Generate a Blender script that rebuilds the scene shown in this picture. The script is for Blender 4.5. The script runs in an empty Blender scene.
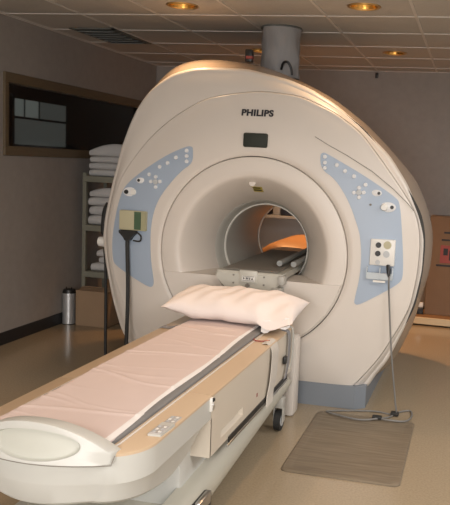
import bpy, bmesh, math, random, mathutils
import numpy as np
from mathutils import Vector, Matrix
random.seed(7)
PI = math.pi
SC = bpy.context.scene
COL = SC.collection

# ------------------------------------------------------------------ materials
def new_mat(name):
    m = bpy.data.materials.new(name); m.use_nodes = True
    nt = m.node_tree; b = nt.nodes['Principled BSDF']
    return m, nt, b

def mat(name, col, rough=0.5, metal=0.0, noise=0.0, scale=20.0, bump=0.0, coat=0.0, spec=0.5, stretch=None):
    m, nt, b = new_mat(name)
    b.inputs['Base Color'].default_value = (*col, 1)
    b.inputs['Roughness'].default_value = rough
    b.inputs['Metallic'].default_value = metal
    b.inputs['Specular IOR Level'].default_value = spec
    if coat: b.inputs['Coat Weight'].default_value = coat; b.inputs['Coat Roughness'].default_value = 0.12
    tc = nt.nodes.new('ShaderNodeTexCoord'); mp = nt.nodes.new('ShaderNodeMapping')
    nt.links.new(tc.outputs['Object'], mp.inputs['Vector'])
    if stretch: mp.inputs['Scale'].default_value = stretch
    n = nt.nodes.new('ShaderNodeTexNoise'); n.inputs['Scale'].default_value = scale; n.inputs['Detail'].default_value = 4
    nt.links.new(mp.outputs['Vector'], n.inputs['Vector'])
    mx = nt.nodes.new('ShaderNodeMix'); mx.data_type = 'RGBA'
    a = max(noise, 0.015)
    mx.inputs[6].default_value = (*[c * (1 - a) for c in col], 1)
    mx.inputs[7].default_value = (*[min(1, c * (1 + a)) for c in col], 1)
    nt.links.new(n.outputs['Fac'], mx.inputs[0]); nt.links.new(mx.outputs[2], b.inputs['Base Color'])
    if bump:
        bp = nt.nodes.new('ShaderNodeBump'); bp.inputs['Strength'].default_value = bump; bp.inputs['Distance'].default_value = 0.01
        nt.links.new(n.outputs['Fac'], bp.inputs['Height']); nt.links.new(bp.outputs['Normal'], b.inputs['Normal'])
    return m

def emit(name, col, s):
    m, nt, b = new_mat(name)
    b.inputs['Base Color'].default_value = (*col, 1)
    b.inputs['Emission Color'].default_value = (*col, 1); b.inputs['Emission Strength'].default_value = s
    return m

M = {}
M['wall'] = mat('wallpaper_taupe', (.30, .276, .256), .8, noise=.10, scale=14, bump=.15)
M['ceil'] = mat('ceiling_tile', (.49, .475, .45), .9, noise=.08, scale=60, bump=.1)
M['grid'] = mat('ceiling_grid_metal', (.64, .62, .59), .5)
M['base'] = mat('black_vinyl_base', (.015, .015, .017), .45)
M['wood'] = mat('window_wood', (.13, .095, .055), .5, noise=.25, scale=6, stretch=(1, 1, 12))
M['plastic'] = mat('cream_plastic', (.645, .597, .54), .38, noise=.02, scale=3)
M['plastic2'] = mat('cream_plastic_ring', (.62, .575, .50), .42, noise=.02, scale=3)
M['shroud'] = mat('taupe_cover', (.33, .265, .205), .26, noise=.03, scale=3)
M['keyp'] = mat('keypad_grey', (.42, .40, .385), .5)
M['carr'] = mat('carriage_grey_cream', (.52, .51, .45), .4)
M['railg'] = mat('rail_grey', (.30, .31, .30), .45)
M['liner'] = mat('bore_liner_grey', (.42, .41, .37), .45)
M['lip'] = mat('bore_lip_white', (.78, .76, .70), .35)
M['dark'] = mat('dark_gap', (.03, .028, .025), .7)
M['seam'] = mat('seam_grey', (.22, .205, .18), .6)
M['blue'] = mat('blue_panel', (.35, .425, .525), .42, noise=.02, scale=4)
M['plinth'] = mat('blue_grey_plinth', (.185, .208, .235), .5, noise=.04, scale=6)
M['button'] = mat('pale_button', (.70, .71, .72), .35)
M['buttong'] = mat('grey_button', (.47, .49, .50), .35)
M['black'] = mat('black_plastic', (.012, .012, .012), .4)
M['rubber'] = mat('black_rubber', (.018, .018, .017), .7)
M['display'] = mat('display_dark', (.035, .040, .034), .55, spec=.15)
M['ink'] = mat('black_ink', (.02, .02, .025), .6)
M['yellow'] = mat('yellow_label', (.50, .42, .06), .5)
M['red'] = mat('red_print', (.28, .05, .04), .5)
M['khaki'] = mat('khaki_box', (.45, .42, .28), .45)
M['khaki2'] = mat('khaki_box_side', (.34, .33, .20), .45)
M['green'] = mat('green_strip', (.05, .10, .05), .45)
M['white'] = mat('white_plastic', (.74, .73, .69), .35)
M['clear'] = mat('clear_cradle', (.50, .56, .60), .15, coat=.4)
M['cable'] = mat('grey_cable', (.18, .175, .165), .5)
M['table'] = mat('table_plastic', (.60, .54, .45), .36, noise=.02, scale=3)
M['nose'] = mat('table_nose_plastic', (.51, .51, .475), .34, noise=.02, scale=3)
M['recess'] = mat('recess_green_grey', (.48, .485, .43), .45)
M['chassis'] = mat('chassis_grey_beige', (.45, .43, .36), .45, noise=.04, scale=6)
M['rim'] = mat('tan_table_top', (.55, .415, .28), .4, noise=.03, scale=3)
M['tan'] = mat('tan_tray', (.42, .235, .11), .4, noise=.03, scale=3)
M['pad'] = mat('mattress_dark_grey', (.19, .19, .19), .6, noise=.08, scale=40)
M['metal'] = mat('brushed_steel', (.62, .62, .62), .28, metal=1.0)
M['can'] = mat('satin_canister', (.52, .52, .52), .42, metal=.6)
M['strap'] = mat('beige_webbing', (.55, .52, .47), .8, noise=.08, scale=60)
M['strapg'] = mat('grey_webbing', (.24, .235, .24), .8, noise=.08, scale=60)
M['grip'] = mat('grip_pad', (.50, .50, .46), .6, noise=.05, scale=40)
M['sheet'] = mat('pink_white_sheet', (.68, .57, .54), .85, noise=.03, scale=9)
M['sheetw'] = mat('white_hem', (.76, .74, .72), .85)
M['pillow'] = mat('pillow_case', (.80, .73, .695), .8, noise=.03, scale=7)
M['towel'] = mat('white_towel', (.52, .51, .50), .9, noise=.06, scale=30, bump=.3)
M['shelf'] = mat('shelf_putty', (.21, .205, .16), .5)
M['card'] = mat('cardboard', (.185, .115, .068), .8, noise=.08, scale=8)
M['card2'] = mat('cardboard_pale', (.30, .20, .12), .8, noise=.08, scale=8)
M['pale'] = mat('pale_timber', (.56, .45, .28), .5, noise=.12, scale=5, stretch=(1, 8, 8))
M['ply'] = mat('brown_board', (.27, .15, .07), .45, noise=.15, scale=5, stretch=(1, 8, 8))
M['duct'] = mat('blue_grey_wrap', (.29, .288, .29), .75, noise=.12, scale=9, bump=.5, stretch=(3, 3, .5))
M['gold'] = mat('gold_reflector', (.80, .46, .12), .22, metal=1.0)
M['trim'] = mat('gold_trim', (.70, .45, .18), .3, metal=.8)
M['vent'] = mat('vent_dark', (.15, .16, .15), .5)
M['blade'] = mat('vent_blade', (.40, .42, .42), .35, metal=.3)
M['navy'] = mat('navy_item', (.04, .05, .08), .5)
M['greyblue'] = mat('grey_blue_board', (.46, .49, .51), .6)
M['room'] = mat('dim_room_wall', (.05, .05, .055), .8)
M['bulb'] = emit('lamp_glow', (1.0, .80, .52), 14)
M['pane_lit'] = emit('lit_far_window', (.66, .68, .62), .045)  # glow stands in for the reflection in the control-room glass
M['pane_lit2'] = emit('lit_far_window_bright', (.66, .70, .64), .10)  # brighter part of that imitated reflection
M['fixture'] = emit('ceiling_fixture_glow', (1.0, .95, .86), 2.0)

# floor: glossy speckled vinyl
def floor_mat():
    m, nt, b = new_mat('glossy_vinyl_floor')
    tc = nt.nodes.new('ShaderNodeTexCoord')
    n1 = nt.nodes.new('ShaderNodeTexNoise'); n1.inputs['Scale'].default_value = 90; n1.inputs['Detail'].default_value = 6
    n2 = nt.nodes.new('ShaderNodeTexNoise'); n2.inputs['Scale'].default_value = 1.3
    for n in (n1, n2): nt.links.new(tc.outputs['Object'], n.inputs['Vector'])
    r = nt.nodes.new('ShaderNodeValToRGB')
    r.color_ramp.elements[0].position = .35; r.color_ramp.elements[0].color = (.30, .238, .158, 1)
    r.color_ramp.elements[1].position = .65; r.color_ramp.elements[1].color = (.345, .278, .188, 1)
    nt.links.new(n1.outputs['Fac'], r.inputs['Fac'])
    mx = nt.nodes.new('ShaderNodeMix'); mx.data_type = 'RGBA'; mx.blend_type = 'MULTIPLY'; mx.inputs[0].default_value = .25
    nt.links.new(r.outputs['Color'], mx.inputs[6]); nt.links.new(n2.outputs['Color'], mx.inputs[7])
    nt.links.new(r.outputs['Color'], b.inputs['Base Color'])
    b.inputs['Roughness'].default_value = .17; b.inputs['Specular IOR Level'].default_value = .5
    return m
M['floor'] = floor_mat()

def mat_mat():
    m, nt, b = new_mat('ribbed_mat')
    tc = nt.nodes.new('ShaderNodeTexCoord'); mp = nt.nodes.new('ShaderNodeMapping')
    mp.inputs['Scale'].default_value = (2.2, 30, 1)
    n = nt.nodes.new('ShaderNodeTexNoise'); n.inputs['Scale'].default_value = 1.6; n.inputs['Detail'].default_value = 5
    nt.links.new(tc.outputs['Object'], mp.inputs['Vector']); nt.links.new(mp.outputs['Vector'], n.inputs['Vector'])
    r = nt.nodes.new('ShaderNodeValToRGB')
    r.color_ramp.elements[0].position = .3; r.color_ramp.elements[0].color = (.135, .104, .068, 1)
    r.color_ramp.elements[1].position = .75; r.color_ramp.elements[1].color = (.22, .178, .124, 1)
    nt.links.new(n.outputs['Fac'], r.inputs['Fac']); nt.links.new(r.outputs['Color'], b.inputs['Base Color'])
    b.inputs['Roughness'].default_value = .6
    return m
M['mat'] = mat_mat()

def glass_mat():
    m, nt, b = new_mat('window_glass')
    b.inputs['Base Color'].default_value = (.8, .85, .85, 1)
    b.inputs['Roughness'].default_value = .03
    b.inputs['Transmission Weight'].default_value = 1.0
    b.inputs['IOR'].default_value = 1.3
    return m
M['glass'] = glass_mat()

# ------------------------------------------------------------------ mesh helpers
def smooth(me, ang=35):
    bm = bmesh.new(); bm.from_mesh(me)
    bmesh.ops.recalc_face_normals(bm, faces=bm.faces)
    for f in bm.faces: f.smooth = True
    for e in bm.edges:
        if len(e.link_faces) == 2 and e.calc_face_angle(0) > math.radians(ang): e.smooth = False
    bm.to_mesh(me); bm.free()

def world_loc(o):
    v = Vector((0, 0, 0))
    while o: v += o.location; o = o.parent
    return v

def obj(name, bm, m, parent=None, ang=35, loc=None):
    """links a bmesh given in world space as one object; its origin sits at its parent's or at loc"""
    me = bpy.data.meshes.new(name)
    off = world_loc(parent) if parent else Vector(loc or (0, 0, 0))
    if parent is not None and loc is not None: off = Vector(loc)
    for v in bm.verts: v.co -= off
    bm.to_mesh(me); bm.free(); smooth(me, ang)
    me.materials.append(M[m])
    o = bpy.data.objects.new(name, me); COL.objects.link(o)
    if parent:
        o.parent = parent
        o.location = off - world_loc(parent)
    else: o.location = off
    return o

def thing(name, loc, label, cat, group=None):
    o = bpy.data.objects.new(name, None); COL.objects.link(o); o.location = loc; o.empty_display_size = .1
    return tag(o, label, cat, group)

def tag(o, label, cat, group=None):
    o['label'] = label; o['category'] = cat
    if group: o['group'] = group
    return o

def struct(name, bm, m, parent=None, **k):
    o = obj(name, bm, m, parent, **k)
    if parent is None: o['kind'] = 'structure'
    return o

def B(): return bmesh.new()

def box(bm, x0, x1, y0, y1, z0, z1, bev=0.0, seg=2, rot=None):
    c = Vector(((x0 + x1) / 2, (y0 + y1) / 2, (z0 + z1) / 2))
    r = bmesh.ops.create_cube(bm, size=1)
    vs = r['verts']
    for v in vs: v.co = Vector((v.co.x * (x1 - x0), v.co.y * (y1 - y0), v.co.z * (z1 - z0)))
    if bev:
        es = list({e for v in vs for e in v.link_edges})
        rb = bmesh.ops.bevel(bm, geom=es, offset=bev, segments=seg, affect='EDGES', profile=.5)
        vs = list({v for f in rb['faces'] for v in f.verts} | {v for v in vs if v.is_valid})
    for v in vs:
        if rot: v.co = rot @ v.co
        v.co += c
    return bm

def tube(bm, pts, r, seg=10, cap=True, closed=False):
    pts = [Vector(p) for p in pts]; n = len(pts); rings = []
    up = Vector((0, 0, 1)); prev = None
    for i, p in enumerate(pts):
        if closed: t = pts[(i + 1) % n] - pts[i - 1]
        else: t = pts[min(i + 1, n - 1)] - pts[max(i - 1, 0)]
        t.normalize()
        if prev is None:
            a = t.cross(up)
            if a.length < 1e-3: a = t.cross(Vector((1, 0, 0)))
        else: a = prev - t * prev.dot(t)
        a.normalize(); prev = a; b = t.cross(a)
        rr = r[i] if isinstance(r, (list, tuple)) else r
        rings.append([bm.verts.new(p + (a * math.cos(2 * PI * k / seg) + b * math.sin(2 * PI * k / seg)) * rr) for k in range(seg)])
    m = n if closed else n - 1
    for i in range(m):
        A, C = rings[i], rings[(i + 1) % n]
        for k in range(seg): bm.faces.new((A[k], A[(k + 1) % seg], C[(k + 1) % seg], C[k]))
    if cap and not closed: bm.faces.new(rings[0][::-1]); bm.faces.new(rings[-1])
    return bm

def spline(pts, n=8, closed=False):
    """Catmull-Rom through the points"""
    P = [Vector(p) for p in pts]; out = []
    N = len(P); segs = N if closed else N - 1
    for i in range(segs):
        if closed: p0, p1, p2, p3 = P[i - 1], P[i], P[(i + 1) % N], P[(i + 2) % N]
        else: p0, p1, p2, p3 = P[max(i - 1, 0)], P[i], P[i + 1], P[min(i + 2, N - 1)]
        for k in range(n):
            t = k / n
            out.append(.5 * ((2 * p1) + (p2 - p0) * t + (2 * p0 - 5 * p1 + 4 * p2 - p3) * t * t + (3 * p1 - p0 - 3 * p2 + p3) * t ** 3))
    if not closed: out.append(P[-1])
    return out

def loft(bm, rings, closed=True, cap0=False, cap1=False):
    V = [[bm.verts.new(p) for p in r] for r in rings]
    n = len(V[0])
    for a, b in zip(V, V[1:]):
        for k in range(n if closed else n - 1): bm.faces.new((a[k], a[(k + 1) % n], b[(k + 1) % n], b[k]))
    if cap0: bm.faces.new(V[0][::-1])
    if cap1: bm.faces.new(V[-1])
    return bm

def cyl(bm, c, r0, r1, h, seg=24, axis='Z', cap=True):
    c = Vector(c); rings = []
    for rr, t in ((r0, 0), (r1, h)):
        ring = []
        for k in range(seg):
            a = 2 * PI * k / seg; u, v = rr * math.cos(a), rr * math.sin(a)
            ring.append(c + (Vector((u, v, t)) if axis == 'Z' else Vector((u, t, v)) if axis == 'Y' else Vector((t, u, v))))
        rings.append(ring)
    return loft(bm, rings, True, cap, cap)

def lathe_y(bm, prof, cx, cz, seg=96, a0=0, a1=2 * PI):
    full = abs(a1 - a0 - 2 * PI) < 1e-6
    n = seg if full else seg + 1
    rings = [[(cx + r * math.cos(a0 + (a1 - a0) * k / seg), y, cz + r * math.sin(a0 + (a1 - a0) * k / seg)) for k in range(n)] for r, y in prof]
    return loft(bm, rings, full)

def prism(bm, poly, z0, z1):
    return loft(bm, [[(x, y, z0) for x, y in poly], [(x, y, z1) for x, y in poly]], True, True, True)

# ------------------------------------------------------------------ camera
def make_camera():
    yaw, pitch, roll = -.2083, -.1196, .0513
    cy, sy, cp, sp = math.cos(yaw), math.sin(yaw), math.cos(pitch), math.sin(pitch)
    F = Vector((sy * cp, cy * cp, sp)); R = Vector((cy, -sy, 0)); U = R.cross(F)
    R2 = R * math.cos(roll) + U * math.sin(roll); U2 = U * math.cos(roll) - R * math.sin(roll)
    cam = bpy.data.cameras.new('camera'); o = bpy.data.objects.new('camera', cam); COL.objects.link(o)
    o.matrix_world = Matrix(((R2.x, U2.x, -F.x, 0), (R2.y, U2.y, -F.y, 0), (R2.z, U2.z, -F.z, 1.5398), (0, 0, 0, 1)))
    cam.sensor_fit = 'HORIZONTAL'; cam.sensor_width = 36; cam.lens = 729.4356 / 450 * 36
    cam.shift_x = -(314.7369 - 225) / 450; cam.shift_y = 0
    cam.clip_start = .05
    SC.camera = o
make_camera()

# ------------------------------------------------------------------ the room
XW, YB, H = -3.548, 7.755, 2.545
XR, YF = 2.6, -5.0
S = .61; GX, GY = -1.0607, 4.998

bm = B(); box(bm, XW - .1, XR + .1, YF - .1, YB + .1, -.1, 0); struct('floor', bm, 'floor')
# left wall with the control-room window opening
WY0, WY1, WZ0, WZ1 = 5.07, 7.42, 1.565, 2.05
bm = B()
for (y0, y1, z0, z1) in ((YF, WY0, 0, H + .15), (WY1, YB, 0, H + .15), (WY0, WY1, 0, WZ0), (WY0, WY1, WZ1, H + .15)):
    box(bm, XW - .1, XW, y0, y1, z0, z1)
struct('wall_left', bm, 'wall')
bm = B(); box(bm, XW - .1, XR + .1, YB, YB + .1, 0, H + .15); struct('wall_back', bm, 'wall')
bm = B(); box(bm, XR, XR + .1, YF, YB, 0, H + .15); struct('wall_right', bm, 'wall')
bm = B(); box(bm, XW - .1, XR + .1, YF - .1, YF, 0, H + .15); struct('wall_front', bm, 'wall')
bm = B(); box(bm, XW, XW + .012, YF, YB, 0, .101, .003, 1); struct('baseboard_left', bm, 'base')
bm = B(); box(bm, XW + .012, XR, YB - .012, YB, 0, .101, .003, 1); struct('baseboard_back', bm, 'base')

# ceiling: tiles, those with a downlight carry a round hole
LX = (GX - 1.5 * S, GX + .5 * S)
LY = (GY - 6.5 * S, GY - 3.5 * S, GY - .5 * S, GY + 2.5 * S)
HOLES = [(x, y) for x in LX for y in LY]
def cells(g0, a, b):
    k0 = math.floor((a - g0) / S); e = [a]
    k = k0 + 1
    while g0 + k * S < b - 1e-6: e.append(g0 + k * S); k += 1
    e.append(b); return e
xs, ys = cells(GX, XW, XR), cells(GY, YF, YB)
bm = B(); HR = .088
for x0, x1 in zip(xs, xs[1:]):
    for y0, y1 in zip(ys, ys[1:]):
        h = [q for q in HOLES if x0 < q[0] < x1 and y0 < q[1] < y1]
        if not h:
            bm.faces.new([bm.verts.new(p) for p in ((x0, y0, H), (x1, y0, H), (x1, y1, H), (x0, y1, H))])
        else:
            cx, cy = h[0]; N = 40; out = []; inn = []
            for k in range(N):
                a = 2 * PI * (k + .5) / N; c, s = math.cos(a), math.sin(a); t = 1 / max(abs(c), abs(s)) * S / 2
                out.append(bm.verts.new((cx + c * t, cy + s * t, H))); inn.append(bm.verts.new((cx + c * HR, cy + s * HR, H)))
            for k in range(N): bm.faces.new((out[k], out[(k + 1) % N], inn[(k + 1) % N], inn[k]))
            for (sx, sy) in ((1, 1), (-1, 1), (-1, -1), (1, -1)):
                cv = bm.verts.new((cx + sx * S / 2, cy + sy * S / 2, H))
                near = sorted(out, key=lambda v: (v.co - cv.co).length)[:2]
                bm.faces.new((cv, near[0], near[1]))
# a solid deck above keeps the void dark
r_ = box(bm, XW - .1, XR + .1, YF - .1, YB + .1, H + .15, H + .2)
struct('ceiling', bm, 'ceil')
bm = B()
for x in xs[1:-1]: box(bm, x - .010, x + .010, YF, YB, H - .004, H + .003)
for y in ys[1:-1]: box(bm, XW, XR, y - .010, y + .010, H - .0045, H + .003)
box(bm, XW, XW + .02, YF, YB, H - .004, H); box(bm, XW, XR, YB - .02, YB, H - .004, H)
struct('trim_1', bm, 'grid')

# control-room window: wood frame, pane, and the dim room behind it
bm = B(); fw = .075
for (y0, y1, z0, z1) in ((WY0 - .05, WY1 + fw, WZ0 - fw, WZ0), (WY0 - .05, WY1 + fw, WZ1, WZ1 + fw), (WY0 - .05, WY0, WZ0, WZ1), (WY1, WY1 + fw, WZ0, WZ1)):
    box(bm, XW - .1, XW + .018, y0, y1, z0, z1, .004, 1)
win = struct('window_1', bm, 'wood')
bm = B(); box(bm, XW - .055, XW - .049, WY0, WY1, WZ0, WZ1); obj('pane', bm, 'glass', win)
bm = B()
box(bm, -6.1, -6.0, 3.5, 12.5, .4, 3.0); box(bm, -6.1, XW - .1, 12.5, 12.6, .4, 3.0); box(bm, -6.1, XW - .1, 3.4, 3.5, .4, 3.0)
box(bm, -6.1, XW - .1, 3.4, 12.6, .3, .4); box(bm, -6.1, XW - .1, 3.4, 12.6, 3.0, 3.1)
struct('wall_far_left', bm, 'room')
# glowing panes and frame that imitate the reflection in the window glass
bm = B()
WYa, WYb, WZa, WZb = 8.69, 9.95, 1.61, 2.21
for (y0, y1, z0, z1) in ((WYa - .05, WYb + .05, WZa - .05, WZa), (WYa - .05, WYb + .05, WZb, WZb + .05), (WYa - .05, WYa, WZa, WZb), (WYb, WYb + .05, WZa, WZb), (WYa, WYb, WZa + .34, WZa + .37)):
    box(bm, -6.0, -5.97, y0, y1, z0, z1)
w2 = struct('window_2', bm, 'room')
bm = B(); box(bm, -5.995, -5.985, WYa, WYb, WZa, WZa + .34); obj('pane', bm, 'pane_lit', w2)
for a, b in ((0, .22), (.27, .56), (.61, 1.26)):
    bm = B(); box(bm, -5.995, -5.985, WYa + a, WYa + b, WZa + .37, WZb); obj('pane', bm, 'pane_lit2' if a < .5 else 'pane_lit', w2)

# ------------------------------------------------------------------ downlights
def downlight(x, y, label):
    t = thing('downlight', (x, y, H), label, 'ceiling light', 'recessed downlights in the ceiling')
    bm = B()
    def ring(r, z): return [(x + r * math.cos(2 * PI * k / 40), y + r * math.sin(2 * PI * k / 40), z) for k in range(40)]
    loft(bm, [ring(.086, H + .002), ring(.108, H - .001), ring(.106, H - .006), ring(.092, H - .008), ring(.086, H + .002)])
    obj('trim_ring', bm, 'trim', t)
    bm = B(); loft(bm, [ring(.086, H), ring(.075, H + .05), ring(.05, H + .11), ring(.03, H + .13)]); obj('reflector', bm, 'gold', t)
    bm = B(); loft(bm, [ring(.005, H + .03), ring(.017, H + .045), ring(.02, H + .08), ring(.015, H + .128)], True, True, True); obj('lamp', bm, 'bulb', t)
    return t
downlight(LX[0], LY[2], 'gold recessed downlight in the ceiling above the left half of the scanner front')
downlight(LX[1], LY[2], 'gold recessed downlight at the top edge, right of the grey ceiling duct')
downlight(LX[0], LY[3], 'small recessed downlight seen low beside the left edge of the grey ceiling duct')
downlight(LX[1], LY[3], 'small gold recessed downlight near the back wall on the right')
def spot(x, y, z, power, col, size=150, blend=1.0, rad=.06):
    l = bpy.data.lights.new('downlight_beam', 'SPOT'); l.energy = power; l.color = col; l.spot_size = math.radians(size); l.spot_blend = blend; l.shadow_soft_size = rad
    o = bpy.data.objects.new('downlight_beam', l); COL.objects.link(o); o.location = (x, y, z)
    return o
WARM = (1.0, .64, .36)
for i, y in enumerate(LY):
    for x in LX:
        spot(x, y, H - .02, (8, 20, 26, 140)[i], (WARM, WARM, WARM, (1.0, .50, .20))[i], (140, 140, 130, 88)[i])

# unseen ceiling panel lights, added to fill the scene from behind and right
def panel(x, y, sx, sy, power, col):
    l = bpy.data.lights.new('ceiling_panel_light', 'AREA'); l.shape = 'RECTANGLE'; l.size = sx; l.size_y = sy; l.energy = power; l.color = col
    o = bpy.data.objects.new('ceiling_panel_light', l); COL.objects.link(o); o.location = (x, y, H - .03)
    return o
NEUT = (1.0, .965, .945)
panel(1.5, 1.5, 1.1, 1.1, 70, NEUT)
panel(1.5, 4.4, 1.1, 1.1, 40, NEUT)
panel(.3, -2.2, 1.1, 1.1, 130, NEUT)
panel(-2.0, -2.2, 1.1, 1.1, 110, NEUT)
# unseen area light added at the wall behind the camera for frontal fill
dl = bpy.data.lights.new('window_daylight', 'AREA'); dl.shape = 'RECTANGLE'; dl.size = 3.2; dl.size_y = 1.5; dl.energy = 190; dl.color = (1.0, .975, .96)
dlo = bpy.data.objects.new('window_daylight', dl); COL.objects.link(dlo); dlo.location = (.2, YF + .05, 1.6); dlo.rotation_euler = (PI / 2, 0, 0)

# ------------------------------------------------------------------ the scanner
CX, CZ = -1.343, .955
A_PTS = [(-2.345, 1.238), (-2.30, 1.387), (-2.218, 1.509), (-2.122, 1.631), (-2.026, 1.726), (-1.91, 1.817), (-1.728, 1.922), (-1.548, 1.959), (-1.35, 1.983), (-1.096, 1.96), (-0.862, 1.861), (-0.699, 1.748), (-0.552, 1.572), (-0.405, 1.384), (-0.323, 1.254), (-0.294, 1.102), (-0.299, 0.896), (-0.331, 0.685), (-0.399, 0.539), (-0.495, 0.355), (-.60, .215), (-.68, .115), (-.80, .102), (-1.36, .102), (-1.92, .102), (-2.04, .12), (-2.13, .25), (-2.24, .48), (-2.345, .74), (-2.375, 1.0)]
B_PTS = [(-2.319, 0.338), (-2.388, 0.545), (-2.442, 0.781), (-2.468, 0.968), (-2.456, 1.108), (-2.428, 1.248), (-2.394, 1.394), (-2.339, 1.6), (-2.283, 1.75), (-2.228, 1.865), (-2.158, 1.96), (-2.088, 2.024), (-1.976, 2.095), (-1.809, 2.134), (-1.63, 2.135), (-1.466, 2.129), (-1.196, 2.07), (-1.055, 2.017), (-0.888, 1.925), (-0.72, 1.797), (-0.525, 1.618), (-0.401, 1.443), (-0.313, 1.248), (-0.272, 1.118), (-0.271, 0.914), (-0.302, 0.724), (-0.355, 0.55), (-0.455, 0.309), (-0.527, 0.207), (-.555, .155), (-.58, .105), (-.62, .092), (-.75, .090), (-1.31, .090), (-1.95, .090), (-2.12, .11), (-2.24, .21)]
C_PTS = [(-2.336, 2.015), (-2.26, 2.095), (-2.171, 2.189), (-2.065, 2.233), (-1.9, 2.248), (-1.766, 2.242), (-1.588, 2.222), (-1.442, 2.191), (-1.295, 2.134), (-1.178, 2.093), (-0.992, 2.001), (-0.776, 1.848), (-0.566, 1.649), (-0.4, 1.47), (-0.304, 1.273), (-0.249, 1.08), (-0.253, 0.846), (-0.297, 0.67), (-0.346, 0.449), (-0.471, 0.157), (-.56, .10), (-.70, .09), (-1.31, .09), (-2.0, .09), (-2.2, .20), (-2.319, 0.338), (-2.40, 0.545), (-2.46, 0.781), (-2.485, 0.968), (-2.475, 1.2), (-2.45, 1.5), (-2.41, 1.8)]
NA = 180
def polar(pts, win=1):
    P = np.array(pts + pts[:1], float); q = []
    for a, b in zip(P, P[1:]):
        for t in np.linspace(0, 1, 24, endpoint=False): q.append(a + (b - a) * t)
    q = np.array(q) - np.array([CX, CZ]); an = np.arctan2(q[:, 1], q[:, 0]); r = np.hypot(q[:, 0], q[:, 1])
    o = np.argsort(an); an, r = an[o], r[o]
    an = np.concatenate([an - 2 * PI, an, an + 2 * PI]); r = np.tile(r, 3)
    g = -PI + 2 * PI * np.arange(NA) / NA
    v = np.interp(g, an, r)
    for _ in range(win): v = (np.roll(v, 1) + 2 * v + np.roll(v, -1)) / 4
    return g, v
G, RA = polar(A_PTS, 3); _, RB = polar(B_PTS, 1); _, RC = polar(C_PTS, 4)
RF = .620
def face_y(x, z):
    a = math.atan2(z - CZ, x - CX); r = math.hypot(x - CX, z - CZ)
    ra = float(np.interp(a, np.append(G, PI), np.append(RA, RA[0])))
    t = min(max((r - RF) / (ra - RF), 0), 1.1)
    return 4.42 + .076 * t * t
def ring(rad, y):
    yy = y if hasattr(y, '__len__') else [y] * NA
    return [(CX + float(r) * math.cos(g), float(v), CZ + float(r) * math.sin(g)) for r, g, v in zip(rad, G, yy)]

scan = thing('mri_scanner', (CX, 5.2, 0), 'large cream ring-shaped scanner with blue control panels and open bore', 'scanner')
# flat front between the round fascia and the outer seam
bm = B(); ra = RA - .014; rr = []
rr.append(ring(np.full(NA, RF), 4.47)); rr.append(ring(np.full(NA, RF), 4.423))
for k in range(0, 13):
    t = k / 12; rad = RF + .003 + (ra - RF - .003) * t
    rr.append(ring(rad, 4.42 + .076 * t * t))
for k in range(1, 6):
    u = k / 5 * PI / 2; rr.append(ring(ra + .014 * math.sin(u), 4.496 + .014 * (1 - math.cos(u))))
rr.append(ring(RA, 4.55))
loft(bm, rr); obj('front_panel', bm, 'plastic', scan, 50)
# outer cover: set back behind the seam, a gentle slope, a tight rounded rim
bm = B(); rr = [ring(RA + .0015, 4.55), ring(RA + .0015, 4.518), ring(RA + .004, 4.514)]
RE = np.minimum(.034, (RB - RA) * .45)
for k in range(1, 7):
    t = k / 6; rr.append(ring((RA + .004) * (1 - t) + (RB - RE) * t, 4.514 + .046 * t ** 1.5))
for k in range(1, 8):
    u = k / 7 * PI / 2; rr.append(ring(RB - RE + RE * math.sin(u), 4.560 + .050 * (1 - math.cos(u))))
rr += [ring(RB, 4.640), ring(RB - .004, 4.648), ring(RB - .018, 4.652), ring(RB - .05, 4.654)]
loft(bm, rr); obj('outer_cover', bm, 'plastic', scan, 40)
# filler behind the seams
bm = B(); loft(bm, [ring(np.full(NA, .59), 4.47), ring(RA + .03, 4.575)]); obj('seam_gap', bm, 'dark', scan)
# side shroud running back and the rear cap
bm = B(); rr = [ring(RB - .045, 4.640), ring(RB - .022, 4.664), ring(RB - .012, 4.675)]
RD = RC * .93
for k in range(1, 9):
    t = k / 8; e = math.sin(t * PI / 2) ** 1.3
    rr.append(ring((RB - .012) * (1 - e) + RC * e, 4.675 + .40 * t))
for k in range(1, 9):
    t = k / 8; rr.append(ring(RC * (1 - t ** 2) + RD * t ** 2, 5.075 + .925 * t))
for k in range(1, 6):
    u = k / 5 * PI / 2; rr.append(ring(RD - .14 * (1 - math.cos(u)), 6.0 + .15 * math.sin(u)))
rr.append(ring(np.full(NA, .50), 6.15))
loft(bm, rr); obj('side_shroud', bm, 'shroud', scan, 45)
# fascia ring and funnel
bm = B()
prof = [(.615, 4.47), (.615, 4.424), (.611, 4.419), (.58, 4.414), (.53, 4.412), (.502, 4.413), (.490, 4.419), (.478, 4.433), (.450, 4.480), (.415, 4.545), (.380, 4.620), (.352, 4.690), (.338, 4.735), (.331, 4.755)]
lathe_y(bm, prof, CX, CZ, 120); 
BX = CX - .033
for v in bm.verts: v.co.x -= .033 * min(max((v.co.y - 4.424) / .33, 0), 1) if (v.co.x - CX) ** 2 + (v.co.z - CZ) ** 2 < .5 ** 2 else 0
obj('fascia_ring', bm, 'plastic', scan, 40)
bm = B(); lathe_y(bm, [(.3035, 4.862), (.3025, 4.852), (.297, 4.849), (.294, 4.853), (.2935, 4.875)], BX, CZ, 120); obj('bore_lip', bm, 'lip', scan, 60)
bm = B(); lathe_y(bm, [(.332, 4.750), (.324, 4.762), (.312, 4.81), (.303, 4.858), (.2945, 4.866), (.292, 4.88), (.292, 5.66)], BX, CZ, 120); obj('bore_liner', bm, 'liner', scan)
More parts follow.
